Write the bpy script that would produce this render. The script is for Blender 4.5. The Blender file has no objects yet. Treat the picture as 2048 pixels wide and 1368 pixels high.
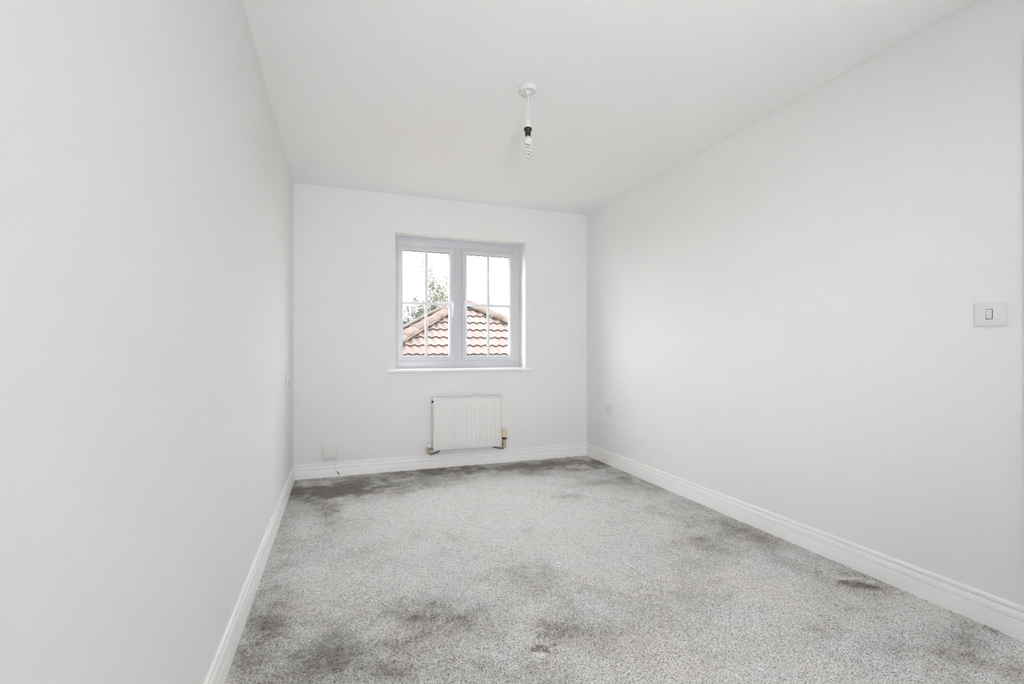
import bpy, bmesh, math, random
import numpy as np
from mathutils import Matrix, Vector

scene = bpy.context.scene
COL = scene.collection
R = math.radians

# ------------------------------------------------------------------ camera
F_PX, YAW, CAM_H, SHIFT_PX = 952.5, 19.88, 1.043, 17.2
cam_data = bpy.data.cameras.new('camera')
cam_data.sensor_width = 36.0
cam_data.lens = 36.0 * F_PX / 2048.0
cam_data.shift_y = SHIFT_PX / 2048.0
cam_data.clip_start = 0.02
cam = bpy.data.objects.new('camera', cam_data)
cam.location = (0, 0, CAM_H)
cam.rotation_euler = (R(90), 0, R(-YAW))
COL.objects.link(cam)
scene.camera = cam

# ------------------------------------------------------------------ world: even white overcast sky
SKY = 10.0
world = bpy.data.worlds.new('world')
scene.world = world
world.use_nodes = True
bg = world.node_tree.nodes['Background']
bg.inputs['Color'].default_value = (0.975, 0.98, 1.0, 1)
bg.inputs['Strength'].default_value = SKY

# ------------------------------------------------------------------ unseen fill lamp added behind the camera, bounced off the ceiling
FILL = 125.0
fl = bpy.data.lights.new('added_bounce_fill', 'SPOT')
fl.energy = FILL
fl.color = (1.0, 1.0, 1.0)
fl.spot_size = R(118)
fl.spot_blend = 1.0
fl.shadow_soft_size = 0.12
flo = bpy.data.objects.new('added_bounce_fill', fl)
flo.location = (1.2, -0.75, 1.35)
flo.rotation_euler = (R(180 - 14), 0, 0)
COL.objects.link(flo)

# second added fill lamp, soft and unseen, turned towards the window wall
FILL2 = 225.0
f2 = bpy.data.lights.new('added_forward_fill', 'SPOT')
f2.energy = FILL2
f2.spot_size = R(74)
f2.spot_blend = 1.0
f2.shadow_soft_size = 0.18
f2o = bpy.data.objects.new('added_forward_fill', f2)
f2o.location = (-0.02, -1.35, 1.00)
f2o.rotation_euler = (R(90 + 7), 0, R(-15))
COL.objects.link(f2o)

vs = scene.view_settings
vs.view_transform = 'Standard'
vs.look = 'None'
vs.exposure = 0.27
vs.gamma = 1.0
vs.use_curve_mapping = False
scene.cycles.max_bounces = 16
scene.cycles.diffuse_bounces = 6
scene.cycles.filter_width = 1.1
scene.cycles.use_adaptive_sampling = True
scene.cycles.adaptive_threshold = 0.14
scene.cycles.adaptive_min_samples = 16
scene.cycles.transparent_max_bounces = 12
scene.cycles.use_denoising = True
scene.cycles.sample_clamp_indirect = 10.0

# ------------------------------------------------------------------ room dimensions (metres)
XL, XR, YB, YR, H = -0.356, 2.325, 4.227, -1.75, 2.40
OX0, OX1, OZ0, OZ1 = 0.4535, 1.664, 0.880, 2.070      # window opening
REVEAL = 0.140
DY0, DY1, DZ = 0.150, 0.915, 2.10                      # door opening in the right wall


# ================================================================== helpers
def mat(name, color, rough=0.6, metal=0.0, spec=0.5, sheen=0.0):
    m = bpy.data.materials.new(name)
    m.use_nodes = True
    b = m.node_tree.nodes['Principled BSDF']
    b.inputs['Base Color'].default_value = (*color, 1)
    b.inputs['Roughness'].default_value = rough
    b.inputs['Metallic'].default_value = metal
    b.inputs['Specular IOR Level'].default_value = spec
    if sheen:
        b.inputs['Sheen Weight'].default_value = sheen
    return m


def nodes(m):
    nt = m.node_tree
    return nt, nt.nodes, nt.links, nt.nodes['Principled BSDF']


def noise(nt, scale, detail=2.0, rough=0.5, vec=None, distort=0.0):
    n = nt.nodes.new('ShaderNodeTexNoise')
    n.inputs['Scale'].default_value = scale
    n.inputs['Detail'].default_value = detail
    n.inputs['Roughness'].default_value = rough
    n.inputs['Distortion'].default_value = distort
    if vec is not None:
        nt.links.new(vec, n.inputs['Vector'])
    return n


def ramp(nt, fac, stops):
    r = nt.nodes.new('ShaderNodeValToRGB')
    els = r.color_ramp.elements
    while len(els) < len(stops):
        els.new(0.5)
    for e, (p, c) in zip(els, stops):
        e.position = p
        e.color = (*c, 1) if len(c) == 3 else c
    nt.links.new(fac, r.inputs['Fac'])
    return r


def mixrgb(nt, a, b, fac, mode='MIX'):
    n = nt.nodes.new('ShaderNodeMix')
    n.data_type = 'RGBA'
    n.blend_type = mode
    for sock, v in ((n.inputs[6], a), (n.inputs[7], b), (n.inputs[0], fac)):
        if isinstance(v, (int, float)):
            sock.default_value = v
        elif isinstance(v, tuple):
            sock.default_value = (*v, 1)
        else:
            nt.links.new(v, sock)
    return n.outputs[2]


def objcoord(nt, scale=(1, 1, 1)):
    t = nt.nodes.new('ShaderNodeTexCoord')
    mp = nt.nodes.new('ShaderNodeMapping')
    mp.inputs['Scale'].default_value = scale
    nt.links.new(t.outputs['Object'], mp.inputs['Vector'])
    return mp.outputs['Vector']


def add_bump(m, height, strength, dist):
    nt, N, L, b = nodes(m)
    bp = N.new('ShaderNodeBump')
    bp.inputs['Strength'].default_value = strength
    bp.inputs['Distance'].default_value = dist
    L.new(height, bp.inputs['Height'])
    L.new(bp.outputs['Normal'], b.inputs['Normal'])


def link(o, parent=None):
    COL.objects.link(o)
    if parent is not None:
        o.parent = parent
        if parent.type == 'EMPTY':
            o.matrix_parent_inverse = Matrix.Translation(-parent.location)
    return o


def mesh_obj(name, verts, faces, m, parent=None, smooth=False):
    me = bpy.data.meshes.new(name)
    me.from_pydata([tuple(v) for v in verts], [], faces)
    me.update()
    bm = bmesh.new()
    bm.from_mesh(me)
    bmesh.ops.recalc_face_normals(bm, faces=bm.faces)
    bm.to_mesh(me)
    bm.free()
    if smooth:
        me.polygons.foreach_set('use_smooth', [True] * len(me.polygons))
    me.materials.append(m)
    return link(bpy.data.objects.new(name, me), parent)


def bm_obj(name, bm, m, parent=None, smooth=None):
    bmesh.ops.recalc_face_normals(bm, faces=bm.faces)
    me = bpy.data.meshes.new(name)
    bm.to_mesh(me)
    bm.free()
    me.materials.append(m)
    if smooth:
        me.polygons.foreach_set('use_smooth', [True] * len(me.polygons))
        if smooth is not True:
            me.set_sharp_from_angle(angle=R(smooth))
    return link(bpy.data.objects.new(name, me), parent)


def add_box(bm, lo, hi, bevel=0.0, segs=2):
    """An axis-aligned box with rounded edges added to bm."""
    g = bmesh.ops.create_cube(bm, size=1.0)
    vs_ = g['verts']
    for v in vs_:
        for i in range(3):
            v.co[i] = lo[i] + (v.co[i] + 0.5) * (hi[i] - lo[i])
    if bevel > 0:
        es = set()
        for v in vs_:
            es.update(v.link_edges)
        bmesh.ops.bevel(bm, geom=list(es), offset=bevel, segments=segs, profile=0.5, affect='EDGES')


def box(name, lo, hi, m, parent=None, bevel=0.0, segs=2):
    bm = bmesh.new()
    add_box(bm, lo, hi, bevel, segs)
    return bm_obj(name, bm, m, parent, smooth=40 if bevel else None)


def add_lathe(bm, prof, center, axis='z', n=24):
    """prof: list of (radius, height) along axis starting at center."""
    rings = []
    for r, h in prof:
        ring = []
        for k in range(n):
            a = 2 * math.pi * k / n
            c, s = r * math.cos(a), r * math.sin(a)
            if axis == 'z':
                p = (c, s, h)
            elif axis == 'y':
                p = (c, h, s)
            else:
                p = (h, c, s)
            ring.append(bm.verts.new(Vector(center) + Vector(p)))
        rings.append(ring)
    for a, b in zip(rings, rings[1:]):
        for k in range(n):
            bm.faces.new((a[k], a[(k + 1) % n], b[(k + 1) % n], b[k]))
    bm.faces.new(rings[0])
    bm.faces.new(rings[-1])


def lathe(name, prof, center, m, parent=None, axis='z', n=24, smooth=35):
    bm = bmesh.new()
    add_lathe(bm, prof, center, axis, n)
    return bm_obj(name, bm, m, parent, smooth=smooth)


def add_tube(bm, pts, rad, n=8):
    pts = [Vector(p) for p in pts]
    if not isinstance(rad, (list, tuple)):
        rad = [rad] * len(pts)
    rings = []
    prev = None
    for i, p in enumerate(pts):
        t = (pts[min(i + 1, len(pts) - 1)] - pts[max(i - 1, 0)]).normalized()
        if prev is None:
            ref = Vector((0, 0, 1)) if abs(t.z) < 0.9 else Vector((1, 0, 0))
            u = t.cross(ref).normalized()
        else:
            u = (prev - t * prev.dot(t)).normalized()
        prev = u
        v = t.cross(u)
        rings.append([bm.verts.new(p + (u * math.cos(2 * math.pi * k / n) + v * math.sin(2 * math.pi * k / n)) * rad[i]) for k in range(n)])
    for a, b in zip(rings, rings[1:]):
        for k in range(n):
            bm.faces.new((a[k], a[(k + 1) % n], b[(k + 1) % n], b[k]))
    bm.faces.new(rings[0])
    bm.faces.new(rings[-1])


def tube(name, pts, rad, m, parent=None, n=10):
    bm = bmesh.new()
    add_tube(bm, pts, rad, n)
    return bm_obj(name, bm, m, parent, smooth=40)


def empty(name, loc, label=None, cat=None, group=None, kind=None):
    o = bpy.data.objects.new(name, None)
    o.location = loc
    o.empty_display_size = 0.05
    COL.objects.link(o)
    tag(o, label, cat, group, kind)
    return o


def tag(o, label=None, cat=None, group=None, kind=None):
    for k, v in (('label', label), ('category', cat), ('group', group), ('kind', kind)):
        if v:
            o[k] = v
    return o


# ================================================================== materials
def painted(name, color):
    """Flat emulsion with very faint roller unevenness."""
    m = mat(name, color, 0.85, spec=0.2)
    nt, N, L, b = nodes(m)
    n2 = noise(nt, 9.0, 1, 0.5, objcoord(nt, (0.3, 0.3, 1.0)))
    c = mixrgb(nt, tuple(x * 0.985 for x in color), color, n2.outputs['Fac'])
    L.new(c, b.inputs['Base Color'])
    return m


M_WALL = painted('white_wall_paint', (0.872, 0.868, 0.865))
M_CEIL = painted('white_ceiling_paint', (0.95, 0.946, 0.943))
M_GLOSS = mat('white_satin_woodwork', (0.935, 0.93, 0.925), 0.38, spec=0.45)
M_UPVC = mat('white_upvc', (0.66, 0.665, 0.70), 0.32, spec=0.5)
M_UPVC_BAR = mat('white_glazing_bar', (0.80, 0.82, 0.85), 0.35, spec=0.5)
M_GASKET = mat('grey_rubber_gasket', (0.09, 0.09, 0.10), 0.6)
M_PLASTIC = mat('white_moulded_plastic', (0.78, 0.78, 0.78), 0.35)
M_IVORY = mat('offwhite_plastic', (0.82, 0.815, 0.795), 0.4)
M_RAD = mat('white_enamelled_steel', (0.835, 0.83, 0.82), 0.35)
M_DARK = mat('dark_recess', (0.03, 0.03, 0.03), 0.7)
M_BLACK = mat('black_bakelite', (0.018, 0.016, 0.015), 0.4)
M_METAL = mat('nickel_plated_brass', (0.62, 0.52, 0.43), 0.33, metal=1.0)
M_PIPE = mat('grey_pipe', (0.16, 0.16, 0.16), 0.5, metal=0.3)
M_TAN = mat('cream_cap_plastic', (0.80, 0.66, 0.47), 0.5)
M_TUBE = mat('frosted_lamp_tube', (0.76, 0.76, 0.70), 0.25)
M_CHROME = mat('steel_bayonet_cap', (0.7, 0.7, 0.7), 0.3, metal=1.0)
M_HANDLE = mat('white_handle_enamel', (0.88, 0.89, 0.92), 0.22)
M_CORD = mat('white_flex', (0.77, 0.765, 0.75), 0.5)
M_LEAD = mat('dark_green_lead', (0.045, 0.06, 0.045), 0.5)

M_GLASS = bpy.data.materials.new('window_glass')
M_GLASS.use_nodes = True
_nt = M_GLASS.node_tree
_nt.nodes.clear()
_o = _nt.nodes.new('ShaderNodeOutputMaterial')
_mx = _nt.nodes.new('ShaderNodeMixShader')
_lw = _nt.nodes.new('ShaderNodeLayerWeight')
_lw.inputs['Blend'].default_value = 0.5
_pw = _nt.nodes.new('ShaderNodeMath')
_pw.operation = 'POWER'
_pw.inputs[1].default_value = 5.0
_nt.links.new(_lw.outputs['Facing'], _pw.inputs[0])
_fr = _nt.nodes.new('ShaderNodeMath')
_fr.operation = 'MULTIPLY_ADD'
_fr.inputs[1].default_value = 0.90
_fr.inputs[2].default_value = 0.03
_nt.links.new(_pw.outputs[0], _fr.inputs[0])
_tr = _nt.nodes.new('ShaderNodeBsdfTransparent')
_tr.inputs['Color'].default_value = (0.97, 0.98, 0.98, 1)
_gl = _nt.nodes.new('ShaderNodeBsdfGlossy')
_gl.inputs['Roughness'].default_value = 0.02
_nt.links.new(_fr.outputs[0], _mx.inputs[0])
_nt.links.new(_tr.outputs[0], _mx.inputs[1])
_nt.links.new(_gl.outputs[0], _mx.inputs[2])
_nt.links.new(_mx.outputs[0], _o.inputs['Surface'])


def carpet_material():
    """Silky cut pile: pale from brushing and painted window sheen, brown-grey from crushed pile and painted shade."""
    m = mat('grey_cut_pile', (0.5, 0.5, 0.5), 0.75, spec=0.10)
    nt, N, L, b = nodes(m)
    v = objcoord(nt)
    tuft = noise(nt, 230, 2, 0.7, v)
    yarn = ramp(nt, tuft.outputs['Fac'], [(0.33, (0.14, 0.13, 0.125)), (0.50, (0.86, 0.86, 0.85)), (0.60, (1, 1, 1))])
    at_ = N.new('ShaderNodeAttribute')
    at_.attribute_name = 'pile_lay_light'
    lay_light = ramp(nt, at_.outputs['Fac'], [(0.0, (0.88, 0.88, 0.875)), (0.35, (0.66, 0.655, 0.645)), (0.7, (0.38, 0.36, 0.335)), (1.0, (0.225, 0.198, 0.170))])
    c = mixrgb(nt, lay_light.outputs['Color'], yarn.outputs['Color'], 1.0, 'MULTIPLY')
    hue = noise(nt, 3.2, 3, 0.6, v)
    tint = ramp(nt, hue.outputs['Fac'], [(0.35, (0.985, 1.0, 1.005)), (0.65, (1.0, 0.975, 0.955))])
    c = mixrgb(nt, c, tint.outputs['Color'], 1.0, 'MULTIPLY')
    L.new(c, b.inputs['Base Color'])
    b.inputs['Sheen Weight'].default_value = 0.25
    b.inputs['Sheen Roughness'].default_value = 0.5
    return m


M_CARPET = carpet_material()
M_SUB = mat('floorboard_underlay', (0.25, 0.24, 0.22), 0.9)


def tile_material():
    m = mat('terracotta_concrete_tile', (0.25, 0.19, 0.17), 0.9, spec=0.2)
    nt, N, L, b = nodes(m)
    oi = N.new('ShaderNodeObjectInfo')
    r = ramp(nt, oi.outputs['Random'], [(0.0, (0.098, 0.074, 0.067)), (0.5, (0.108, 0.084, 0.077)), (1.0, (0.114, 0.091, 0.084))])
    n1 = noise(nt, 14, 4, 0.6, objcoord(nt))
    d = ramp(nt, n1.outputs['Fac'], [(0.3, (0.86, 0.84, 0.82)), (0.6, (1, 1, 1))])
    c = mixrgb(nt, r.outputs['Color'], d.outputs['Color'], 1.0, 'MULTIPLY')
    L.new(c, b.inputs['Base Color'])
    return m


M_TILE = tile_material()
M_HIP = mat('mortar_bedded_hip_tile', (0.225, 0.165, 0.14), 0.9, spec=0.2)
_nt, _N, _L, _b = nodes(M_HIP)
_n = noise(_nt, 9, 5, 0.65, objcoord(_nt))
_r = ramp(_nt, _n.outputs['Fac'], [(0.3, (0.058, 0.041, 0.033)), (0.65, (0.100, 0.078, 0.067))])
_L.new(_r.outputs['Color'], _b.inputs['Base Color'])
M_MORTAR = mat('hip_mortar', (0.09, 0.073, 0.062), 0.95, spec=0.1)
M_FELT = mat('roofing_felt', (0.02, 0.017, 0.016), 0.95, spec=0.1)
M_BRICK = mat('buff_brick', (0.30, 0.19, 0.14), 0.9)
_nt, _N, _L, _b = nodes(M_BRICK)
_bt = _N.new('ShaderNodeTexBrick')
_bt.inputs['Color1'].default_value = (0.33, 0.20, 0.15, 1)
_bt.inputs['Color2'].default_value = (0.27, 0.16, 0.12, 1)
_bt.inputs['Mortar'].default_value = (0.4, 0.38, 0.34, 1)
_bt.inputs['Scale'].default_value = 4.4
_mp = _N.new('ShaderNodeMapping')
_mp.inputs['Rotation'].default_value = (R(90), 0, 0)
_tc = _N.new('ShaderNodeTexCoord')
_L.new(_tc.outputs['Object'], _mp.inputs['Vector'])
_L.new(_mp.outputs['Vector'], _bt.inputs['Vector'])
_L.new(_bt.outputs['Color'], _b.inputs['Base Color'])
M_GRASS = mat('lawn', (0.09, 0.12, 0.05), 0.95)
_nt, _N, _L, _b = nodes(M_GRASS)
_n = noise(_nt, 3, 5, 0.7, objcoord(_nt))
_r = ramp(_nt, _n.outputs['Fac'], [(0.3, (0.06, 0.09, 0.035)), (0.7, (0.13, 0.16, 0.075))])
_L.new(_r.outputs['Color'], _b.inputs['Base Color'])
M_BARK = mat('grey_bark', (0.10, 0.095, 0.09), 0.9)


def leaf_material(name, a, b_):
    m = mat(name, a, 0.7, spec=0.3)
    nt, N, L, b = nodes(m)
    n = noise(nt, 4, 3, 0.6, objcoord(nt))
    r = ramp(nt, n.outputs['Fac'], [(0.3, a), (0.7, b_)])
    L.new(r.outputs['Color'], b.inputs['Base Color'])
    return m


M_LEAF_Y = leaf_material('yellow_green_leaf', (0.085, 0.088, 0.052), (0.11, 0.11, 0.078))
M_LEAF_G = leaf_material('grey_green_leaf', (0.055, 0.066, 0.054), (0.085, 0.093, 0.082))

# ================================================================== the room shell
T = 0.12


def structure(o, label=None):
    tag(o, label, None, None, 'structure')
    return o


structure(box('wall_left', (XL - T, YR - T, -0.05), (XL, YB + 0.3, H + 0.1), M_WALL), 'plain white painted wall on the left')
structure(box('wall_rear', (XL, YR - T, -0.05), (XR, YR, H + 0.1), M_WALL), 'plain white wall behind the viewer')
bm = bmesh.new()
for lo, hi in (((XL, YB, -0.05), (OX0, YB + 0.3, H + 0.1)), ((OX1, YB, -0.05), (XR + T, YB + 0.3, H + 0.1)),
               ((OX0, YB, -0.05), (OX1, YB + 0.3, OZ0)), ((OX0, YB, OZ1), (OX1, YB + 0.3, H + 0.1))):
    add_box(bm, lo, hi)
structure(bm_obj('wall_back', bm, M_WALL), 'white end wall with the window opening')
bm = bmesh.new()
for lo, hi in (((XR, YR - T, -0.05), (XR + T, DY0, H + 0.1)), ((XR, DY1, -0.05), (XR + T, YB, H + 0.1)), ((XR, DY0, DZ), (XR + T, DY1, H + 0.1))):
    add_box(bm, lo, hi)
structure(bm_obj('wall_right', bm, M_WALL), 'plain white painted wall on the right')
structure(box('ceiling', (XL, YR, H), (XR, YB, H + 0.1), M_CEIL), 'flat white painted ceiling')
structure(box('floor', (XL, YR, -0.05), (XR, YB, -0.012), M_SUB), 'floor under the grey carpet')


# ------------------------------------------------------------------ carpet: real pile relief
PILE_AND_LIGHT_MARKS = [  # brushed and crushed pile, plus painted-in window sheen and shade along the walls
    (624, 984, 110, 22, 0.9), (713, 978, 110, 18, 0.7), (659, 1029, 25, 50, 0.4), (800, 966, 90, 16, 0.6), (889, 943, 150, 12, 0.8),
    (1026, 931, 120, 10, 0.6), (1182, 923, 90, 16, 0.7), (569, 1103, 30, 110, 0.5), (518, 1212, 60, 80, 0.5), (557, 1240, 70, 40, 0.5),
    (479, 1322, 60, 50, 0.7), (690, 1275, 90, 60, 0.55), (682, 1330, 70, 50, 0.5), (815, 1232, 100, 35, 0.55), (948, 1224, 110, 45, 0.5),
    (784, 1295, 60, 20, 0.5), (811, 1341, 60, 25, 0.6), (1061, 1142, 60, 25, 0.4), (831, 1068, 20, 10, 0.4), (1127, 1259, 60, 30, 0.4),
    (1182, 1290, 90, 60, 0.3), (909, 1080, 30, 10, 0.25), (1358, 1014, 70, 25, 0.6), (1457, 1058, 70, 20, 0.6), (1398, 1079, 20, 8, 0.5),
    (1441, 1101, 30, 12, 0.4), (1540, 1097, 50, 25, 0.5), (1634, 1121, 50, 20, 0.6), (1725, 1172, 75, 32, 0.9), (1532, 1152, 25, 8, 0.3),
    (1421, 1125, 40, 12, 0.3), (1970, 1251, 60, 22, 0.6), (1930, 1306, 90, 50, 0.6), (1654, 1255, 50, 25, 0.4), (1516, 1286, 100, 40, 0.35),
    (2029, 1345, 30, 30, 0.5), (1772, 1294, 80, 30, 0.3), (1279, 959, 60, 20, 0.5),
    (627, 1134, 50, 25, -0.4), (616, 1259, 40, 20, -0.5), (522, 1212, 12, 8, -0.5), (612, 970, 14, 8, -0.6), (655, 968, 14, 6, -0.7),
    (698, 1017, 12, 4, -0.5), (502, 1300, 8, 5, -0.5), (792, 1314, 50, 15, -0.4), (948, 1005, 260, 55, -0.5), (1150, 1040, 200, 60, -0.3),  # the two broad pale patches paint in the window's sheen
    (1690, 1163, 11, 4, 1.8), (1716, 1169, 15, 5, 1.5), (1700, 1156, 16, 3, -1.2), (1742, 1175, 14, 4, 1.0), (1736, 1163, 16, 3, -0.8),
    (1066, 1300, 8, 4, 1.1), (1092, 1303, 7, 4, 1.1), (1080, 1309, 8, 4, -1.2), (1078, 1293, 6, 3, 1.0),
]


def carpet():
    rng = np.random.default_rng(7)
    step = 0.0052
    xs = np.arange(XL, XR + step * 0.5, step)
    xs[-1] = XR
    ys = np.concatenate([np.arange(YR, 0.75, 0.012), np.arange(0.75, YB + step * 0.5, step)])
    ys[-1] = YB
    nx, ny = len(xs), len(ys)
    X, Y = np.meshgrid(xs, ys)
    Z = rng.random((ny, nx)) * 0.0050 - 0.0050

    def smooth_noise(cell, seed):
        g = np.random.default_rng(seed).random((int(7 / cell) + 3, int(4 / cell) + 3))
        u = (X - XL) / cell
        w = (Y - YR) / cell
        i, j = w.astype(int), u.astype(int)
        a, b = w - i, u - j
        a = a * a * (3 - 2 * a)
        b = b * b * (3 - 2 * b)
        return (g[i, j] * (1 - a) * (1 - b) + g[i + 1, j] * a * (1 - b) + g[i, j + 1] * (1 - a) * b + g[i + 1, j + 1] * a * b)
    Z += (smooth_noise(0.02, 1) - 0.5) * 0.003 + (smooth_noise(0.06, 2) - 0.5) * 0.0025
    # crushed dents left by feet and furniture
    r2 = np.random.default_rng(3)
    dents = []
    for cx, cy, n, sx, sy in ((2.06, 1.52, 14, 0.10, 0.05), (0.66, 1.53, 9, 0.05, 0.03), (0.02, 3.35, 8, 0.12, 0.10), (1.9, 2.1, 8, 0.06, 0.12),
                              (0.35, 1.75, 10, 0.16, 0.10), (0.9, 1.85, 8, 0.15, 0.06)):
        for _ in range(n):
            dents.append((cx + r2.normal() * sx, cy + r2.normal() * sy, 0.012 + r2.random() * 0.014, 0.008 + r2.random() * 0.008, 0.004 + r2.random() * 0.006))
    for dx, dy, ax, ay, dep in dents:
        j0, j1 = np.searchsorted(xs, [dx - 4 * ax, dx + 4 * ax])
        i0, i1 = np.searchsorted(ys, [dy - 4 * ay, dy + 4 * ay])
        if i1 > i0 and j1 > j0:
            xx, yy = X[i0:i1, j0:j1], Y[i0:i1, j0:j1]
            q = ((xx - dx) / ax) ** 2 + ((yy - dy) / ay) ** 2
            Z[i0:i1, j0:j1] -= dep * np.exp(-q) - 0.35 * dep * np.exp(-((np.sqrt(q) - 1.9) / 0.6) ** 2)
    Z = np.clip(Z, -0.0118, 0.0035)
    jx = (rng.random((ny, nx)) - 0.5) * step * 0.7
    jy = (rng.random((ny, nx)) - 0.5) * step * 0.7
    jx[:, 0] = jx[:, -1] = 0
    jy[0] = jy[-1] = 0
    V = np.stack([X + jx, Y + jy, Z], -1).reshape(-1, 3).astype(np.float32)
    idx = np.arange(nx * ny).reshape(ny, nx)
    Q = np.stack([idx[:-1, :-1], idx[:-1, 1:], idx[1:, 1:], idx[1:, :-1]], -1).reshape(-1, 4)
    me = bpy.data.meshes.new('carpet')
    me.vertices.add(len(V))
    me.vertices.foreach_set('co', V.ravel())
    me.loops.add(Q.size)
    me.loops.foreach_set('vertex_index', Q.ravel().astype(np.int32))
    me.polygons.add(len(Q))
    me.polygons.foreach_set('loop_start', np.arange(0, Q.size, 4, dtype=np.int32))
    me.polygons.foreach_set('use_smooth', np.ones(len(Q), dtype=bool))
    me.update(calc_edges=True)
    # pile direction with window sheen and wall-side shade painted in: 0 = pale, 1 = dark (marks read off the photograph, laid out on the floor)
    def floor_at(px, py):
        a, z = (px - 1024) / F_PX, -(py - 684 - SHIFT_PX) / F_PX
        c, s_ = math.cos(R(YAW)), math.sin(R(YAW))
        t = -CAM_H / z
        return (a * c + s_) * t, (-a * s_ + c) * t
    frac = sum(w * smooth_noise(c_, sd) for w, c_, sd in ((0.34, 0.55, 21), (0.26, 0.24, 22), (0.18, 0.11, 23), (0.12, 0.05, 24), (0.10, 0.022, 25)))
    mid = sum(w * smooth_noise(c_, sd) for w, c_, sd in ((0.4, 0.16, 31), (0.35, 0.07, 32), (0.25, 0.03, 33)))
    lay_light = np.clip((frac - 0.50) * 1.6 + 0.16, 0, 1) * 0.8
    for px, py, rx, ry, st in PILE_AND_LIGHT_MARKS:
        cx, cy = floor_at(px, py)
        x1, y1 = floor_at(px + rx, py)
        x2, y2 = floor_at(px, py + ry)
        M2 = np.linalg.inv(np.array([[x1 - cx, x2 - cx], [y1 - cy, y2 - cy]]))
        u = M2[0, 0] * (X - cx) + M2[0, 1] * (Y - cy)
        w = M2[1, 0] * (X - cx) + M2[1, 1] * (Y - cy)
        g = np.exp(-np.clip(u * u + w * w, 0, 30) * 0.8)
        lay_light += (0.78 * st if cy > 3.0 else 0.50 * st) * g * np.clip(-0.35 + 2.7 * mid, 0, 1.7)
    lay_light += (rng.random((ny, nx)) ** 2 - 0.33) * 0.42
    lay_light = np.clip(lay_light, 0, 1)
    at_ = me.attributes.new('pile_lay_light', 'FLOAT', 'POINT')
    at_.data.foreach_set('value', lay_light.ravel().astype(np.float32))
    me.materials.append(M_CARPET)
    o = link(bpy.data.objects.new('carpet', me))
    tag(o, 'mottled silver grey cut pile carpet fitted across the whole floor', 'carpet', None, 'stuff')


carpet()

# ------------------------------------------------------------------ skirting boards with moulded top
SK = [(0.0, -0.010), (0.0165, -0.010), (0.0165, 0.0615), (0.0160, 0.0630), (0.0110, 0.0640), (0.0106, 0.0665), (0.0150, 0.0695),
      (0.0154, 0.078), (0.0146, 0.086), (0.0120, 0.0930), (0.0045, 0.0955), (0.0038, 0.0990), (0.0095, 0.1015), (0.0106, 0.1060),
      (0.0102, 0.1115), (0.0082, 0.1155), (0.0045, 0.1175), (0.0, 0.118)]


def skirting(name, p0, p1, inward, mitre0, mitre1):
    """Moulding from p0 to p1 on a wall; inward = unit vector into the room."""
    p0, p1, inw = Vector(p0), Vector(p1), Vector(inward)
    d = (p1 - p0).normalized()
    vv = []
    for base, sgn, mt in ((p0, 1, mitre0), (p1, -1, mitre1)):
        for dep, h in SK:
            vv.append(base + inw * dep + d * (sgn * dep * mt) + Vector((0, 0, h)))
    n = len(SK)
    ff = [(i, i + 1, n + i + 1, n + i) for i in range(n - 1)] + [(n - 1, 0, n, 2 * n - 1), tuple(range(n)), tuple(range(n, 2 * n))]
    o = mesh_obj(name, vv, ff, M_GLOSS, None, True)
    o.data.set_sharp_from_angle(angle=R(32))
    return structure(o, None)


structure(skirting('baseboard_back', (XL, YB, 0), (XR, YB, 0), (0, -1, 0), 1, 1), 'white moulded skirting under the window wall')
structure(skirting('baseboard_left', (XL, YR, 0), (XL, YB, 0), (1, 0, 0), 1, 1), 'white moulded skirting along the left wall')
structure(skirting('baseboard_right', (XR, DY1 + 0.066, 0), (XR, YB, 0), (-1, 0, 0), 0, 1), 'white moulded skirting along the right wall')
structure(skirting('baseboard_rear', (XL, YR, 0), (XR, YR, 0), (0, 1, 0), 1, 1), 'white moulded skirting behind the viewer')
structure(skirting('baseboard_entry', (XR, YR, 0), (XR, DY0 - 0.066, 0), (-1, 0, 0), 1, 0), 'short white skirting behind the door')

# ------------------------------------------------------------------ window
win = empty('window_1', ((OX0 + OX1) / 2, YB + REVEAL, OZ0), 'white two-casement window with glazing bars above the radiator', None, None, 'structure')
FY0, FY1 = YB + REVEAL, YB + REVEAL + 0.07
FX0, FX1 = 0.430, 1.664 + 0.010
S_L, S_R = (0.487, 1.008), (1.081, 1.602)
SZ0, SZ1 = 0.950, 1.997


def frame_part(name, lo, hi, parent=win, m=M_UPVC, bev=0.004):
    return box(name, lo, hi, m, parent, bev)


GZ0 = 0.878
frame_part('frame_jamb', (FX0, FY0, GZ0), (S_L[0] + 0.004, FY1, 2.085))
frame_part('frame_jamb', (S_R[1] - 0.004, FY0, GZ0), (FX1, FY1, 2.085))
frame_part('frame_head', (S_L[0], FY0, SZ1 - 0.004), (S_R[1], FY1, 2.085))
frame_part('frame_cill', (S_L[0], FY0, GZ0), (S_R[1], FY1, SZ0 + 0.004))
frame_part('mullion', (S_L[1] - 0.004, FY0, SZ0), (S_R[0] + 0.004, FY1, SZ1))
STILE_SIDE, RAIL_B, RAIL_T = 0.045, 0.043, 0.055


def ring_profile(name, x0, x1, z0, z1, prof, m, parent):
    """Mitred rectangular frame; prof = (inset, y) loop."""
    vv, ff = [], []
    n = len(prof)
    for cx, cz, sx, sz in ((x0, z0, 1, 1), (x1, z0, -1, 1), (x1, z1, -1, -1), (x0, z1, 1, -1)):
        for ins, y in prof:
            vv.append((cx + sx * ins, y, cz + sz * ins))
    for k in range(4):
        a, b = k * n, ((k + 1) % 4) * n
        for i in range(n):
            j = (i + 1) % n
            ff.append((a + i, a + j, b + j, b + i))
    o = mesh_obj(name, vv, ff, m, parent, True)
    o.data.set_sharp_from_angle(angle=R(30))
    return o


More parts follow.
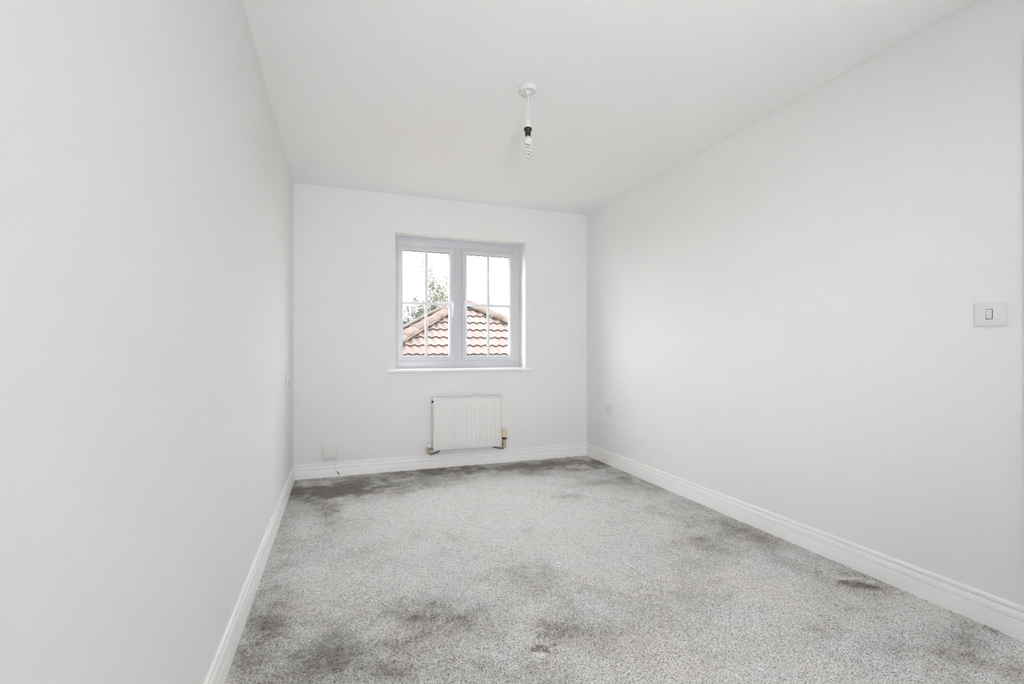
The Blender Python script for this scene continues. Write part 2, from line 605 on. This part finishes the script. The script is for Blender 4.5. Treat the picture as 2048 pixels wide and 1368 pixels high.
SY = FY0 - 0.010            # sash face stands a little proud of the frame
for (sx0, sx1), hside in ((S_L, 1), (S_R, -1)):
    prof = [(0.0, SY + 0.004), (0.004, SY), (0.026, SY), (0.030, SY + 0.003), (0.032, SY + 0.004), (0.0445, SY + 0.012), (0.0465, SY + 0.016),
            (0.0465, SY + 0.028), (0.0465, SY + 0.062), (0.0, SY + 0.062)]
    sash = ring_profile('sash', sx0, sx1, SZ0, SZ1, prof, M_UPVC, win)
    ring_profile('gasket', sx0 + 0.0466, sx1 - 0.0466, SZ0 + 0.0466, SZ1 - 0.0466,
                 [(0.0, SY + 0.0265), (0.0035, SY + 0.0265), (0.0035, SY + 0.0335), (0.0, SY + 0.0335)], M_GASKET, sash)
    g0, g1, h0, h1 = sx0 + 0.0466, sx1 - 0.0466, SZ0 + 0.0466, SZ1 - 0.0466
    xm, zm, bw = (g0 + g1) / 2, (h0 + h1) / 2 + 0.001, 0.0125
    gy = SY + 0.030
    for xa, xb in ((g0, xm - bw), (xm + bw, g1)):
        for za, zb in ((h0, zm - bw), (zm + bw, h1)):
            box('pane', (xa, gy - 0.002, za), (xb, gy + 0.002, zb), M_GLASS, sash)
    box('glazing_bar', (xm - bw, gy - 0.008, h0), (xm + bw, gy + 0.008, h1), M_UPVC_BAR, sash, 0.003)
    box('glazing_bar', (g0, gy - 0.0075, zm - bw), (g1, gy + 0.0075, zm + bw), M_UPVC_BAR, sash, 0.003)
    # cranked casement handle
    hx = (sx1 - 0.020) if hside == 1 else (sx0 + 0.020)
    hz = 1.468
    bm = bmesh.new()
    add_box(bm, (hx - 0.0105, SY - 0.012, hz - 0.036), (hx + 0.0105, SY + 0.001, hz + 0.036), 0.005, 3)
    add_lathe(bm, [(0.0105, 0), (0.0105, -0.022), (0.008, -0.027)], (hx, SY - 0.012, hz + 0.012), 'y', 16)
    lx = hx - 0.006 * hside
    add_tube(bm, [(hx, SY - 0.032, hz + 0.020), (hx, SY - 0.034, hz + 0.004), (hx, SY - 0.036, hz - 0.025), (lx, SY - 0.040, hz - 0.07), (lx, SY - 0.041, hz - 0.112)],
             [0.0085, 0.0105, 0.0085, 0.0075, 0.0062], 12)
    h = bm_obj('handle', bm, M_HANDLE, sash, smooth=45)
    lathe('key_hole', [(0.0045, -0.0002), (0.0045, -0.0012)], (hx - 0.0, SY - 0.039, hz + 0.012), M_BLACK, sash, 'y', 12)
# window board with rounded nose and horns
bm = bmesh.new()
add_box(bm, (0.380, YB - 0.030, 0.852), (1.742, YB - 0.0004, 0.878), 0.009, 4)
add_box(bm, (OX0 + 0.0005, YB - 0.012, 0.8525), (OX1 - 0.0005, FY0 + 0.002, 0.878))
tag(bm_obj('window_sill', bm, M_GLOSS, win, smooth=40))

# ------------------------------------------------------------------ door on the right wall (its casing just enters the frame)
door = empty('door_1', (XR, (DY0 + DY1) / 2, 0), 'white door with moulded casing beside the light switch', None, None, 'structure')
AW, AT = 0.066, 0.016
bm = bmesh.new()
for lo, hi in (((XR - AT, DY1, 0), (XR - 0.0004, DY1 + AW, DZ + AW)), ((XR - AT, DY0 - AW, 0), (XR - 0.0004, DY0, DZ + AW)), ((XR - AT, DY0, DZ), (XR - 0.0004, DY1, DZ + AW))):
    add_box(bm, lo, hi, 0.004, 2)
bm_obj('architrave', bm, M_GLOSS, door, smooth=40)
bm = bmesh.new()
for lo, hi in (((XR, DY1 - 0.025, 0), (XR + T, DY1, DZ)), ((XR, DY0, 0), (XR + T, DY0 + 0.025, DZ)), ((XR, DY0 + 0.025, DZ - 0.025), (XR + T, DY1 - 0.025, DZ))):
    add_box(bm, lo, hi)
bm_obj('door_lining', bm, M_GLOSS, door)
leaf = box('door_leaf', (XR + 0.015, DY0 + 0.028, 0.006), (XR + 0.050, DY1 - 0.028, DZ - 0.028), M_GLOSS, door, 0.002)
for z0, z1 in ((0.22, 0.86), (1.02, 1.92)):
    for y0, y1 in ((DY0 + 0.12, DY0 + 0.355), (DY0 + 0.42, DY0 + 0.655)):
        box('door_panel', (XR + 0.0085, y0, z0), (XR + 0.018, y1, z1), M_GLOSS, leaf, 0.006, 3)
bm = bmesh.new()
add_lathe(bm, [(0.026, 0), (0.026, -0.008), (0.010, -0.009), (0.010, -0.05)], (XR + 0.015, DY0 + 0.085, 1.0), 'x', 20)
add_tube(bm, [(XR - 0.03, DY0 + 0.085, 1.0), (XR - 0.034, DY0 + 0.12, 1.0), (XR - 0.034, DY0 + 0.19, 0.998)], 0.009, 10)
bm_obj('door_handle', bm, M_CHROME, leaf, smooth=40)


# ================================================================== radiator
rad = empty('radiator', (1.085, YB, 0.157), 'white single panel radiator with fluted front under the window', 'radiator')
RX0, RX1, RZ0, RZ1 = 0.766, 1.404, 0.158, 0.628
RF = YB - 0.078


def radiator_panel():
    nx, nz = 200, 40
    nf = 16
    xs = np.linspace(RX0 + 0.004, RX1 - 0.004, nx)
    zs = np.linspace(RZ0 + 0.004, RZ1 - 0.012, nz)
    pitch = (RX1 - RX0 - 0.05) / nf
    vv, ff = [], []
    for z in zs:
        for x in xs:
            u = (x - RX0 - 0.025) / pitch
            d = 0.0
            if 0 <= u <= nf:
                w = abs((u % 1.0) - 0.5)
                a = min(max((0.42 - w) / 0.14, 0), 1)
                ez = min(max((z - (RZ0 + 0.035)) / 0.012, 0), 1) * min(max((RZ1 - 0.042 - z) / 0.012, 0), 1)
                d = 0.0024 * a * a * (3 - 2 * a) * ez
            # rolled edges
            e = min(x - RX0 - 0.004, RX1 - 0.004 - x, z - RZ0 - 0.004, RZ1 - 0.012 - z)
            roll = max(0, 0.006 - e)
            vv.append((x, RF + 0.0045 - d + roll * roll / 0.006, z))
    for j in range(nz - 1):
        for i in range(nx - 1):
            a = j * nx + i
            ff.append((a, a + 1, a + nx + 1, a + nx))
    # back face for thickness
    n0 = len(vv)
    for x, z in ((xs[0], zs[0]), (xs[-1], zs[0]), (xs[-1], zs[-1]), (xs[0], zs[-1])):
        vv.append((x, RF + 0.022, z))
    ff.append((n0, n0 + 1, n0 + 2, n0 + 3))
    ff += [tuple(range(nx)) + (n0 + 1, n0), tuple((nz - 1) * nx + i for i in range(nx)) + (n0 + 2, n0 + 3),
           tuple(j * nx for j in range(nz)) + (n0 + 3, n0), tuple(j * nx + nx - 1 for j in range(nz)) + (n0 + 2, n0 + 1)]
    return mesh_obj('front_panel', vv, ff, M_RAD, rad, True)


rp = radiator_panel()
rp.data.set_sharp_from_angle(angle=R(50))
# side covers, slotted top grille, convector fins, bottom seam
for xa, xb in ((RX0, RX0 + 0.0035), (RX1 - 0.0035, RX1)):
    box('side_cover', (xa, RF + 0.006, RZ0 + 0.03), (xb, YB - 0.006, RZ1 - 0.002), M_RAD, rad, 0.0012)
bm = bmesh.new()
add_box(bm, (RX0, RF + 0.004, RZ1 - 0.014), (RX1, RF + 0.0085, RZ1), 0.0018)
add_box(bm, (RX0, YB - 0.028, RZ1 - 0.014), (RX1, YB - 0.022, RZ1), 0.0015)
for k in range(33):
    x = RX0 + 0.004 + (RX1 - RX0 - 0.008) * k / 32
    add_box(bm, (x - 0.0045, RF + 0.008, RZ1 - 0.004), (x + 0.0045, YB - 0.027, RZ1 - 0.001))
bm_obj('top_grille', bm, M_RAD, rad, smooth=40)
bm = bmesh.new()
for k in range(40):
    x = RX0 + 0.02 + (RX1 - RX0 - 0.04) * k / 39
    add_box(bm, (x - 0.001, RF + 0.024, RZ0 + 0.06), (x + 0.001, YB - 0.03, RZ1 - 0.03))
bm_obj('convector_fins', bm, M_RAD, rad)
for x in (RX0 + 0.12, RX1 - 0.12):
    box('wall_bracket', (x - 0.02, RF + 0.02, RZ0 + 0.08), (x + 0.02, YB - 0.0005, RZ0 + 0.12), M_RAD, rad, 0.002)
    box('wall_bracket', (x - 0.02, RF + 0.02, RZ1 - 0.12), (x + 0.02, YB - 0.0005, RZ1 - 0.08), M_RAD, rad, 0.002)
lathe('bleed_plug', [(0.011, 0.004), (0.011, -0.004), (0.006, -0.005), (0.006, -0.010)], (RX0 - 0.0005, RF + 0.014, RZ1 - 0.034), M_DARK, rad, 'x', 14)

VY = RF + 0.022          # valve axis
def fat(prof, k=1.4):
    return [(r * k, h) for r, h in prof]


# lockshield valve at the left foot
vx = 0.734
lock = lathe('lockshield_valve', fat([(0.007, -0.040), (0.0115, -0.039), (0.0115, -0.020), (0.0095, -0.019), (0.0095, 0.006), (0.0125, 0.008), (0.0125, 0.016), (0.008, 0.018)]),
             (vx, VY, 0.178), M_METAL, rad, 'z', 16)
lathe('valve_cap', fat([(0.0105, 0.0), (0.0105, 0.026), (0.0085, 0.030)]), (vx, VY, 0.196), M_PLASTIC, lock)
bm = bmesh.new()
add_lathe(bm, fat([(0.0085, 0.0), (0.0085, 0.012), (0.0110, 0.0125), (0.0110, 0.026), (0.008, 0.0265), (0.008, 0.036)], 1.3), (vx, VY, 0.186), 'x', 6)
bm_obj('union_nut', bm, M_METAL, lock)
lathe('side_stub', fat([(0.010, 0.0), (0.010, -0.022), (0.006, -0.023)], 1.2), (vx, VY, 0.184), M_METAL, lock, 'x', 12)
# thermostatic valve at the right foot
tx = 1.431
trv = lathe('thermostatic_valve', fat([(0.008, -0.043), (0.013, -0.042), (0.013, -0.022), (0.0105, -0.021), (0.0105, 0.010), (0.0135, 0.012), (0.0135, 0.026), (0.0105, 0.028), (0.0105, 0.042)], 1.35),
            (tx, VY, 0.185), M_METAL, rad, 'z', 16)
lathe('collar', fat([(0.0105, 0.0), (0.0185, 0.004), (0.0185, 0.018), (0.0145, 0.021)], 1.32), (tx, VY, 0.222), M_BLACK, trv)
lathe('cream_head', fat([(0.0150, 0.0), (0.0168, 0.004), (0.0168, 0.056), (0.0150, 0.067), (0.010, 0.070)], 1.35), (tx, VY, 0.2425), M_TAN, trv)
bm = bmesh.new()
add_lathe(bm, fat([(0.009, 0.0), (0.009, -0.008), (0.0115, -0.0085), (0.0115, -0.020), (0.008, -0.0205), (0.008, -0.030)], 1.3), (tx, VY, 0.190), 'x', 6)
bm_obj('union_nut', bm, M_METAL, trv)


def pipe_tail(x, zb, sgn):
    pts = [(x, VY, zb + 0.006), (x + sgn * 0.002, VY, zb - 0.003), (x + sgn * 0.009, VY, zb - 0.008), (x + sgn * 0.025, VY, zb - 0.008), (x + sgn * 0.050, VY + 0.002, zb - 0.004),
           (x + sgn * 0.080, VY + 0.012, zb + 0.002), (x + sgn * 0.098, VY + 0.036, zb + 0.005), (x + sgn * 0.100, YB - 0.001, zb + 0.006)]
    return tube('pipe_tail', pts, 0.0068, M_PIPE, rad, 10)


pipe_tail(vx, 0.143, 1)
pipe_tail(tx, 0.147, -1)

# ================================================================== pendant lamp with a spiral bulb
PX, PY = 0.912, 2.279
pend = empty('pendant_light', (PX, PY, H), 'white pendant flex hanging from ceiling with bare spiral bulb', 'ceiling light')
rose = lathe('ceiling_rose', [(0.041, 0), (0.041, -0.004), (0.0425, -0.006), (0.0425, -0.020), (0.040, -0.024), (0.014, -0.026), (0.010, -0.034), (0.006, -0.036)], (PX, PY, H), M_PLASTIC, pend, 'z', 40)
tube('cord_grip', [(PX - 0.012, PY - 0.012, H - 0.024), (PX - 0.016, PY - 0.014, H - 0.033), (PX - 0.008, PY - 0.012, H - 0.042), (PX - 0.001, PY - 0.003, H - 0.045)], 0.0032, M_PLASTIC, rose)
tube('flex', [(PX, PY, H - 0.034), (PX + 0.001, PY, H - 0.08), (PX + 0.0005, PY, H - 0.13), (PX - 0.001, PY, 2.228)], 0.0024, M_CORD, pend, 8)
hold = lathe('lamp_holder', [(0.005, 0.045), (0.0095, 0.042), (0.0130, 0.030), (0.0165, 0.010), (0.0175, 0.0)], (PX - 0.001, PY, 2.189), M_IVORY, pend)
lathe('shade_ring', [(0.0185, 0.0), (0.0205, -0.003), (0.0205, -0.010), (0.0165, -0.016), (0.0150, -0.020), (0.0145, -0.042), (0.012, -0.043)], (PX - 0.001, PY, 2.189), M_BLACK, hold, 'z', 12)
bulb = lathe('spiral_bulb', [(0.0112, 0.0), (0.0112, -0.008), (0.0140, -0.012), (0.0200, -0.018), (0.0215, -0.024), (0.0215, -0.036), (0.0185, -0.040), (0.010, -0.0405)], (PX - 0.001, PY, 2.1475), M_PLASTIC, pend, 'z', 28)
lathe('bayonet_cap', [(0.0114, 0.004), (0.0114, -0.009)], (PX - 0.001, PY, 2.149), M_CHROME, bulb)
for ph in (0, math.pi):
    pts = []
    for k in range(61):
        t = k / 60
        a = ph + t * 2 * math.pi * 2.4
        r = 0.0155 * (1.0 if t < 0.85 else max(0.05, 1 - ((t - 0.85) / 0.15) ** 2 * 0.95))
        if t < 0.08:
            r = 0.010 + (0.0055) * t / 0.08
        pts.append((PX - 0.001 + r * math.cos(a), PY + r * math.sin(a), 2.110 - 0.076 * t))
    tube('glass_spiral', pts, 0.0046, M_TUBE, bulb, 8)


# ================================================================== switches, sockets, telecom box
def wall_plate(name, origin, u, nrm, w, h, label, cat, build):
    """u: along-wall unit vector, nrm: out of the wall."""
    o = empty(name, origin, label, cat)
    O, U, Nn, Zv = Vector(origin), Vector(u), Vector(nrm), Vector((0, 0, 1))

    def bx(nm, a0, a1, z0, z1, d0, d1, m, parent, bev=0.0, segs=2, tilt=0.0):
        bm_ = bmesh.new()
        add_box(bm_, (a0, d0, z0), (a1, d1, z1), bev, segs)
        for v in bm_.verts:
            a, d, z = v.co
            d += tilt * (z - (z0 + z1) / 2) if d > (d0 + d1) / 2 else 0
            v.co = O + U * a + Nn * d + Zv * z
        return bm_obj(nm, bm_, m, parent, smooth=40 if bev else None)

    def screw(a, z, d, parent):
        bm_ = bmesh.new()
        add_lathe(bm_, [(0.0042, d - 0.002), (0.0042, d + 0.0008), (0.003, d + 0.0012)], (0, 0, 0), 'y', 14)
        for v in bm_.verts:
            v.co = O + U * (v.co.x + a) + Nn * v.co.y + Zv * (v.co.z + z)
        return bm_obj('screw', bm_, M_PLASTIC, parent, smooth=40)
    p = bx('face_plate', -w / 2, w / 2, -h / 2, h / 2, 0.0003, 0.0095, M_PLASTIC, o, 0.0032, 3)
    build(bx, screw, p, o)
    return o


def b_switch(bx, screw, p, o):
    bx('rocker_surround', -0.0102, 0.0102, -0.0192, 0.0192, 0.0090, 0.0100, M_DARK, p)
    bx('rocker', -0.0088, 0.0088, -0.0172, 0.0178, 0.0085, 0.0128, M_PLASTIC, o, 0.0012, 2, 0.09)
    screw(-0.0305, 0, 0.0095, p)
    screw(0.0305, 0, 0.0095, p)


def outlet(bx, p, o, cx):
    bx('rocker', cx + 0.010, cx + 0.021, 0.012, 0.030, 0.0085, 0.0125, M_PLASTIC, o, 0.001, 2, 0.1)
    bx('earth_slot', cx - 0.002, cx + 0.002, 0.000, 0.008, 0.0090, 0.0098, M_DARK, p)
    bx('pin_slot', cx - 0.0140, cx - 0.0077, -0.024, -0.020, 0.0090, 0.0098, M_DARK, p)
    bx('pin_slot', cx + 0.0077, cx + 0.0140, -0.024, -0.020, 0.0090, 0.0098, M_DARK, p)


def b_single(bx, screw, p, o):
    outlet(bx, p, o, 0)
    screw(-0.0305, -0.003, 0.0095, p)
    screw(0.0305, -0.003, 0.0095, p)


def b_double(bx, screw, p, o):
    outlet(bx, p, o, -0.036)
    outlet(bx, p, o, 0.036)
    screw(-0.062, 0, 0.0095, p)
    screw(0.062, 0, 0.0095, p)


wall_plate('light_switch', (XR, 1.083, 1.181), (0, -1, 0), (-1, 0, 0), 0.091, 0.090, 'square white single rocker light switch on the right wall', 'light switch', b_switch)
wall_plate('wall_socket', (XR, 3.817, 0.507), (0, -1, 0), (-1, 0, 0), 0.090, 0.088, 'small white socket low on the right wall near the corner', 'socket', b_single)
wall_plate('wall_socket', (XL, 3.775, 0.815), (0, 1, 0), (1, 0, 0), 0.148, 0.090, 'white socket plate seen edge-on on the left wall near the corner', 'socket', b_double)

tb = empty('telecom_box', (-0.0735, YB, 0.15), 'small square white junction box above the skirting left of radiator', 'junction box')
box('back_box', (-0.123, YB - 0.014, 0.152), (-0.024, YB - 0.0003, 0.254), M_IVORY, tb, 0.003)
box('cover', (-0.125, YB - 0.030, 0.150), (-0.022, YB - 0.0145, 0.256), M_IVORY, tb, 0.005, 3)
lead = tube('lead', [(-0.043, YB - 0.010, 0.153), (-0.043, YB - 0.0095, 0.130), (-0.043, YB - 0.0145, 0.118), (-0.0425, YB - 0.0155, 0.105), (-0.040, YB - 0.0185, 0.085), (-0.034, YB - 0.020, 0.062), (-0.022, YB - 0.022, 0.041)],
            0.0022, M_CORD, tb, 8)
tube('lead_end', [(-0.022, YB - 0.022, 0.041), (-0.014, YB - 0.026, 0.031), (-0.004, YB - 0.030, 0.017)], [0.0028, 0.0036, 0.0034], M_LEAD, lead, 8)

# ================================================================== outside: ground, neighbouring hipped roof, trees
GZ = -2.75
bm = bmesh.new()
add_box(bm, (-70, YB + 0.9, GZ - 0.3), (90, 110, GZ))
structure(bm_obj('ground', bm, M_GRASS), 'lawn outside below the window')

AP = Vector((2.635, 10.62, 2.09))      # front end of the ridge
PITCH = R(30)
TP = math.tan(PITCH)
EAVE = 2.75                            # plan distance from ridge to eave
RIDGE = 4.2                            # ridge runs away from us
EZ = AP.z - EAVE * TP
house = empty('neighbour_house', (AP.x, AP.y, GZ), 'neighbouring house with pink tiled hipped roof outside the window', 'house')
box('brick_walls', (AP.x - EAVE + 0.35, AP.y - EAVE + 0.35, GZ), (AP.x + EAVE - 0.35, AP.y + RIDGE + EAVE - 0.35, EZ + 0.05), M_BRICK, house)
B = AP + Vector((0, RIDGE, 0))
e = EAVE
corn = [Vector((AP.x - e, AP.y - e, EZ)), Vector((AP.x + e, AP.y - e, EZ)), Vector((B.x + e, B.y + e, EZ)), Vector((B.x - e, B.y + e, EZ))]
dn = Vector((0, 0, -0.035))
vv = [AP + dn, B + dn] + [c + dn for c in corn] + [c + dn + Vector((0, 0, -0.08)) for c in corn]
mesh_obj('roof_deck', vv, [(0, 2, 3), (0, 1, 5, 2), (1, 4, 5), (1, 0, 3, 4), (2, 3, 7, 6), (3, 4, 8, 7), (4, 5, 9, 8), (5, 2, 6, 9), (6, 7, 8, 9)], M_FELT, house)
bm = bmesh.new()
for a, b in zip(corn, corn[1:] + corn[:1]):
    d = (b - a).normalized()
    out = Vector((d.y, -d.x, 0))
    add_tube(bm, [a + out * 0.06 + Vector((0, 0, -0.07)), b + out * 0.06 + Vector((0, 0, -0.07))], 0.055, 8)
bm_obj('gutter', bm, M_BLACK, house)

GAUGE, TW = 0.328, 0.302
TSEG = 12


def tile_bm():
    """One double-roll tile: x across, y up the slope (front edge at y=0), z out of the slope."""
    bm_ = bmesh.new()
    L_ = GAUGE + 0.06
    rows = []
    for yy, lift, th in ((0.0, 0.034, 0.0), (0.0, 0.034, 1), (L_, -0.004, 0.0)):
        row = []
        for k in range(TSEG + 1):
            u = k / TSEG
            zz = 0.015 * math.sin(u * 4 * math.pi + 0.4) + lift - (0.014 if th else 0)
            row.append(bm_.verts.new((u * TW - TW / 2, yy + (0.004 if th else 0), zz)))
        rows.append(row)
    for k in range(TSEG):
        bm_.faces.new((rows[0][k], rows[0][k + 1], rows[2][k + 1], rows[2][k]))
        bm_.faces.new((rows[1][k], rows[1][k + 1], rows[0][k + 1], rows[0][k]))
    return bm_


_bm = tile_bm()
TILE_ME = bpy.data.meshes.new('roof_tile')
_bm.to_mesh(TILE_ME)
_bm.free()
TILE_ME.materials.append(M_TILE)
TILE_ME.polygons.foreach_set('use_smooth', [False] * len(TILE_ME.polygons))


def lay_slope(origin, across, outdir, half0, half1, cuts, singles=True):
    """origin: point at ridge/apex; across: unit horizontal; outdir: horizontal unit downhill.
    cuts: list of (point, normal) world planes; keep the side the normal points away from."""
    up = (-outdir * math.cos(PITCH) + Vector((0, 0, 1)) * math.sin(PITCH)).normalized()
    nrm = across.cross(up)
    if nrm.z < 0:
        across = -across
        nrm = across.cross(up)
        half0, half1 = -half1, -half0
    slope_len = EAVE / math.cos(PITCH)
    rest = bmesh.new()
    nrows = int(slope_len / GAUGE) + 1
    for r in range(1, nrows + 1):
        s = r * GAUGE - 0.035
        if s > slope_len + 0.12:
            continue
        spread = s * math.cos(PITCH)
        n0 = math.floor((half0 - spread) / TW) - 1
        n1 = math.ceil((half1 + spread) / TW) + 1
        for n in range(n0, n1 + 1):
            c = origin + across * ((n + 0.5) * TW) - up * s
            mt = Matrix(((across.x, up.x, nrm.x, c.x), (across.y, up.y, nrm.y, c.y), (across.z, up.z, nrm.z, c.z), (0, 0, 0, 1)))
            corners = [mt @ Vector((sx * TW / 2, yy, 0)) for sx in (-1, 1) for yy in (0, GAUGE + 0.06)]
            one = singles and c.y < AP.y + 2.6      # tiles far up the receding slope are joined
            state = 'in'
            for P, Nn in cuts:
                ds = [(q - P).dot(Nn) for q in corners]
                if min(ds) > -0.02:
                    state = 'out'
                    break
                if max(ds) > 0:
                    state = 'cut'
            if state == 'out':
                continue
            if state == 'in' and one:
                o = bpy.data.objects.new('roof_tile', TILE_ME)
                link(o, house)
                o.matrix_basis = mt
                continue
            b2 = tile_bm()
            bmesh.ops.transform(b2, matrix=mt, verts=b2.verts)
            for P, Nn in cuts:
                bmesh.ops.bisect_plane(b2, geom=b2.verts[:] + b2.edges[:] + b2.faces[:], plane_co=P, plane_no=Nn, clear_outer=True)
            if not b2.faces:
                b2.free()
                continue
            me = bpy.data.meshes.new('roof_tile')
            b2.to_mesh(me)
            b2.free()
            if one:
                me.materials.append(M_TILE)
                link(bpy.data.objects.new('roof_tile', me), house)
            else:
                rest.from_mesh(me)
                bpy.data.meshes.remove(me)
    if rest.faces:
        me = bpy.data.meshes.new('distant_tiles')
        rest.to_mesh(me)
        me.materials.append(M_TILE)
        o = link(bpy.data.objects.new('distant_tiles', me), house)
        o['kind'] = 'stuff'
    rest.free()


X_, Y_ = Vector((1, 0, 0)), Vector((0, 1, 0))
nl = Vector((-1, 1, 0)).normalized()    # plane through the left hip: positive = left-slope side
nr = Vector((1, 1, 0)).normalized()
lay_slope(AP, X_, -Y_, 0, 0, [(AP, nl), (AP, nr)])
lay_slope(AP, Y_, -X_, 0, RIDGE, [(AP, -nl), (B, Vector((1, 1, 0)).normalized())])
lay_slope(AP, Y_, X_, 0, RIDGE, [(AP, -nr), (B, Vector((-1, 1, 0)).normalized())], singles=False)
lay_slope(B, X_, Y_, 0, 0, [(B, Vector((-1, -1, 0)).normalized()), (B, Vector((1, -1, 0)).normalized())], singles=False)


def cap_run(a, b, name, first=0.0, nseg=10):
    """Half-round caps laid end to end from low point a up to b, bedded on mortar."""
    d = (b - a)
    Ltot = d.length
    d.normalize()
    side = d.cross(Vector((0, 0, 1))).normalized()
    upv = side.cross(d).normalized()
    n = max(1, round(Ltot / 0.40))
    for k in range(n):
        s0, s1 = Ltot * k / n, Ltot * (k + 1) / n + 0.03
        vv_, ff_ = [], []
        for s, lift in ((s0, 0.014), (s1, 0.0)):
            c = a + d * s
            for rr in (0.118, 0.102):
                for q in range(nseg + 1):
                    an = math.pi * (0.02 + 0.96 * q / nseg)
                    vv_.append(c + side * (rr * math.cos(an)) + upv * (rr * 0.92 * math.sin(an) - 0.012 + lift))
        m_ = nseg + 1
        for q in range(nseg):
            ff_.append((q, q + 1, 2 * m_ + q + 1, 2 * m_ + q))
            ff_.append((q, q + 1, m_ + q + 1, m_ + q))
        ff_.append((0, m_, 3 * m_, 2 * m_))
        ff_.append((m_ - 1, 2 * m_ - 1, 4 * m_ - 1, 3 * m_ - 1))
        mesh_obj(name, vv_, ff_, M_HIP, house, True)
    bm_ = bmesh.new()
    rnd = random.Random(int(a.x * 100) + 5)
    pts, rads = [], []
    for k in range(40):
        pts.append(a + d * (Ltot * k / 39) + upv * 0.0)
        rads.append(0.118 + rnd.random() * 0.022)
    add_tube(bm_, pts, rads, 8)
    for v in bm_.verts:
        rel = (v.co - a)
        h_ = rel.dot(upv)
        v.co -= upv * (h_ * 0.68 + 0.004)
    bm_obj('mortar_bed', bm_, M_MORTAR, house)


up3 = Vector((0, 0, 0.055))
for c in (corn[0], corn[1]):
    cap_run(c + up3, AP + up3, 'hip_tile')
for c in (corn[2], corn[3]):
    cap_run(c + up3, B + up3, 'hip_tile')
cap_run(AP + up3, B + up3, 'ridge_tile')


# ------------------------------------------------------------------ trees behind the roof
def tree(name, base, height, label, seed, n_main, spread, leaf_m, n_leaf, leaf_size, depth=3, group='trees beyond the roof', trunk_r=0.09, low=0.3):
    rnd = random.Random(seed)
    t = empty(name, base, label, 'tree', group)
    base = Vector(base)
    bm_t, bm_b = bmesh.new(), bmesh.new()
    tips = []

    def grow(p, d, ln, r, lev):
        pts, rs = [p.copy()], [r]
        q = p.copy()
        n = 5
        dd = d.copy()
        for i in range(n):
            dd = (dd + Vector((rnd.gauss(0, 0.10), rnd.gauss(0, 0.10), rnd.gauss(0.04, 0.05)))).normalized()
            q = q + dd * (ln / n)
            pts.append(q.copy())
            rs.append(max(0.012, r * (1 - 0.62 * (i + 1) / n)))
            if lev <= 1 or i > 1:
                tips.append((q.copy(), lev))
        add_tube(bm_b, pts, rs, 4)
        if lev < depth:
            for _ in range(rnd.randint(3, 4)):
                k = rnd.randint(2, n)
                a = rnd.random() * 2 * math.pi
                s = Vector((math.cos(a), math.sin(a), 0)) * (0.55 * spread + 0.15) + dd * 0.9
                grow(pts[k], s.normalized(), ln * (0.42 + 0.2 * rnd.random()), rs[k] * 0.7, lev + 1)
    tr_top = base + Vector((0, 0, height * low))
    add_tube(bm_t, [base, base + Vector((0.03, 0.02, height * low * 0.5)), tr_top + Vector((0, 0, 0.05))], [trunk_r * 1.3, trunk_r, trunk_r * 0.85], 8)
    bm_obj('trunk', bm_t, M_BARK, t, smooth=60)
    for k in range(n_main):
        a = 2 * math.pi * k / n_main + rnd.random()
        s = Vector((math.cos(a) * spread * (0.3 + 0.7 * rnd.random()), math.sin(a) * spread * 0.7, 1)).normalized()
        grow(tr_top, s, height * (1 - low) * (0.62 + 0.22 * rnd.random()), trunk_r * 0.55, 1)
    bo = bm_obj('branches', bm_b, M_BARK, t)
    if n_leaf:
        vv_, ff_ = [], []
        for _ in range(n_leaf):
            q, lev = rnd.choice(tips)
            c = q + Vector((rnd.gauss(0, 0.10), rnd.gauss(0, 0.10), rnd.gauss(0, 0.10)))
            u = Vector((rnd.gauss(0, 1), rnd.gauss(0, 1), rnd.gauss(0, 1))).normalized()
            w = u.cross(Vector((rnd.gauss(0, 1), rnd.gauss(0, 1), rnd.gauss(0, 1)))).normalized()
            z = leaf_size * (0.6 + 0.8 * rnd.random())
            i = len(vv_)
            vv_ += [c - u * z, c + w * z * 0.45, c + u * z, c - w * z * 0.45]
            ff_.append((i, i + 1, i + 2, i + 3))
        me = bpy.data.meshes.new('foliage')
        me.from_pydata(vv_, [], ff_)
        me.materials.append(leaf_m)
        fo = link(bpy.data.objects.new('foliage', me), t)
        fo['kind'] = 'stuff'
    return t


def at(px, Y):
    """Ground position under pixel column px at room depth Y."""
    a = (px - 1024) / F_PX
    c, s = math.cos(R(YAW)), math.sin(R(YAW))
    return ((a * c + s) / (c - a * s) * Y, Y, GZ)


tree('leafy_tree', at(862, 22), 5.9, 'sparse yellow-green tree rising behind the left hip of the roof', 11, 5, 0.22, M_LEAF_Y, 3800, 0.072)
tree('leafy_tree', at(893, 24), 6.3, 'slim grey-green tree beside the window mullion', 23, 4, 0.14, M_LEAF_G, 2600, 0.068)
tree('leafy_shrub', at(800, 19), 4.9, 'grey-green shrub at the far left edge of the window view', 31, 6, 0.34, M_LEAF_G, 3400, 0.072)
tree('bare_tree', at(950, 33), 7.9, 'leafless tree with thin twigs behind the right of the roof', 47, 6, 0.42, None, 0, 0)
tree('bare_tree', at(1010, 38), 8.2, 'leafless spindly tree at the right edge of the window view', 59, 5, 0.36, None, 0, 0)
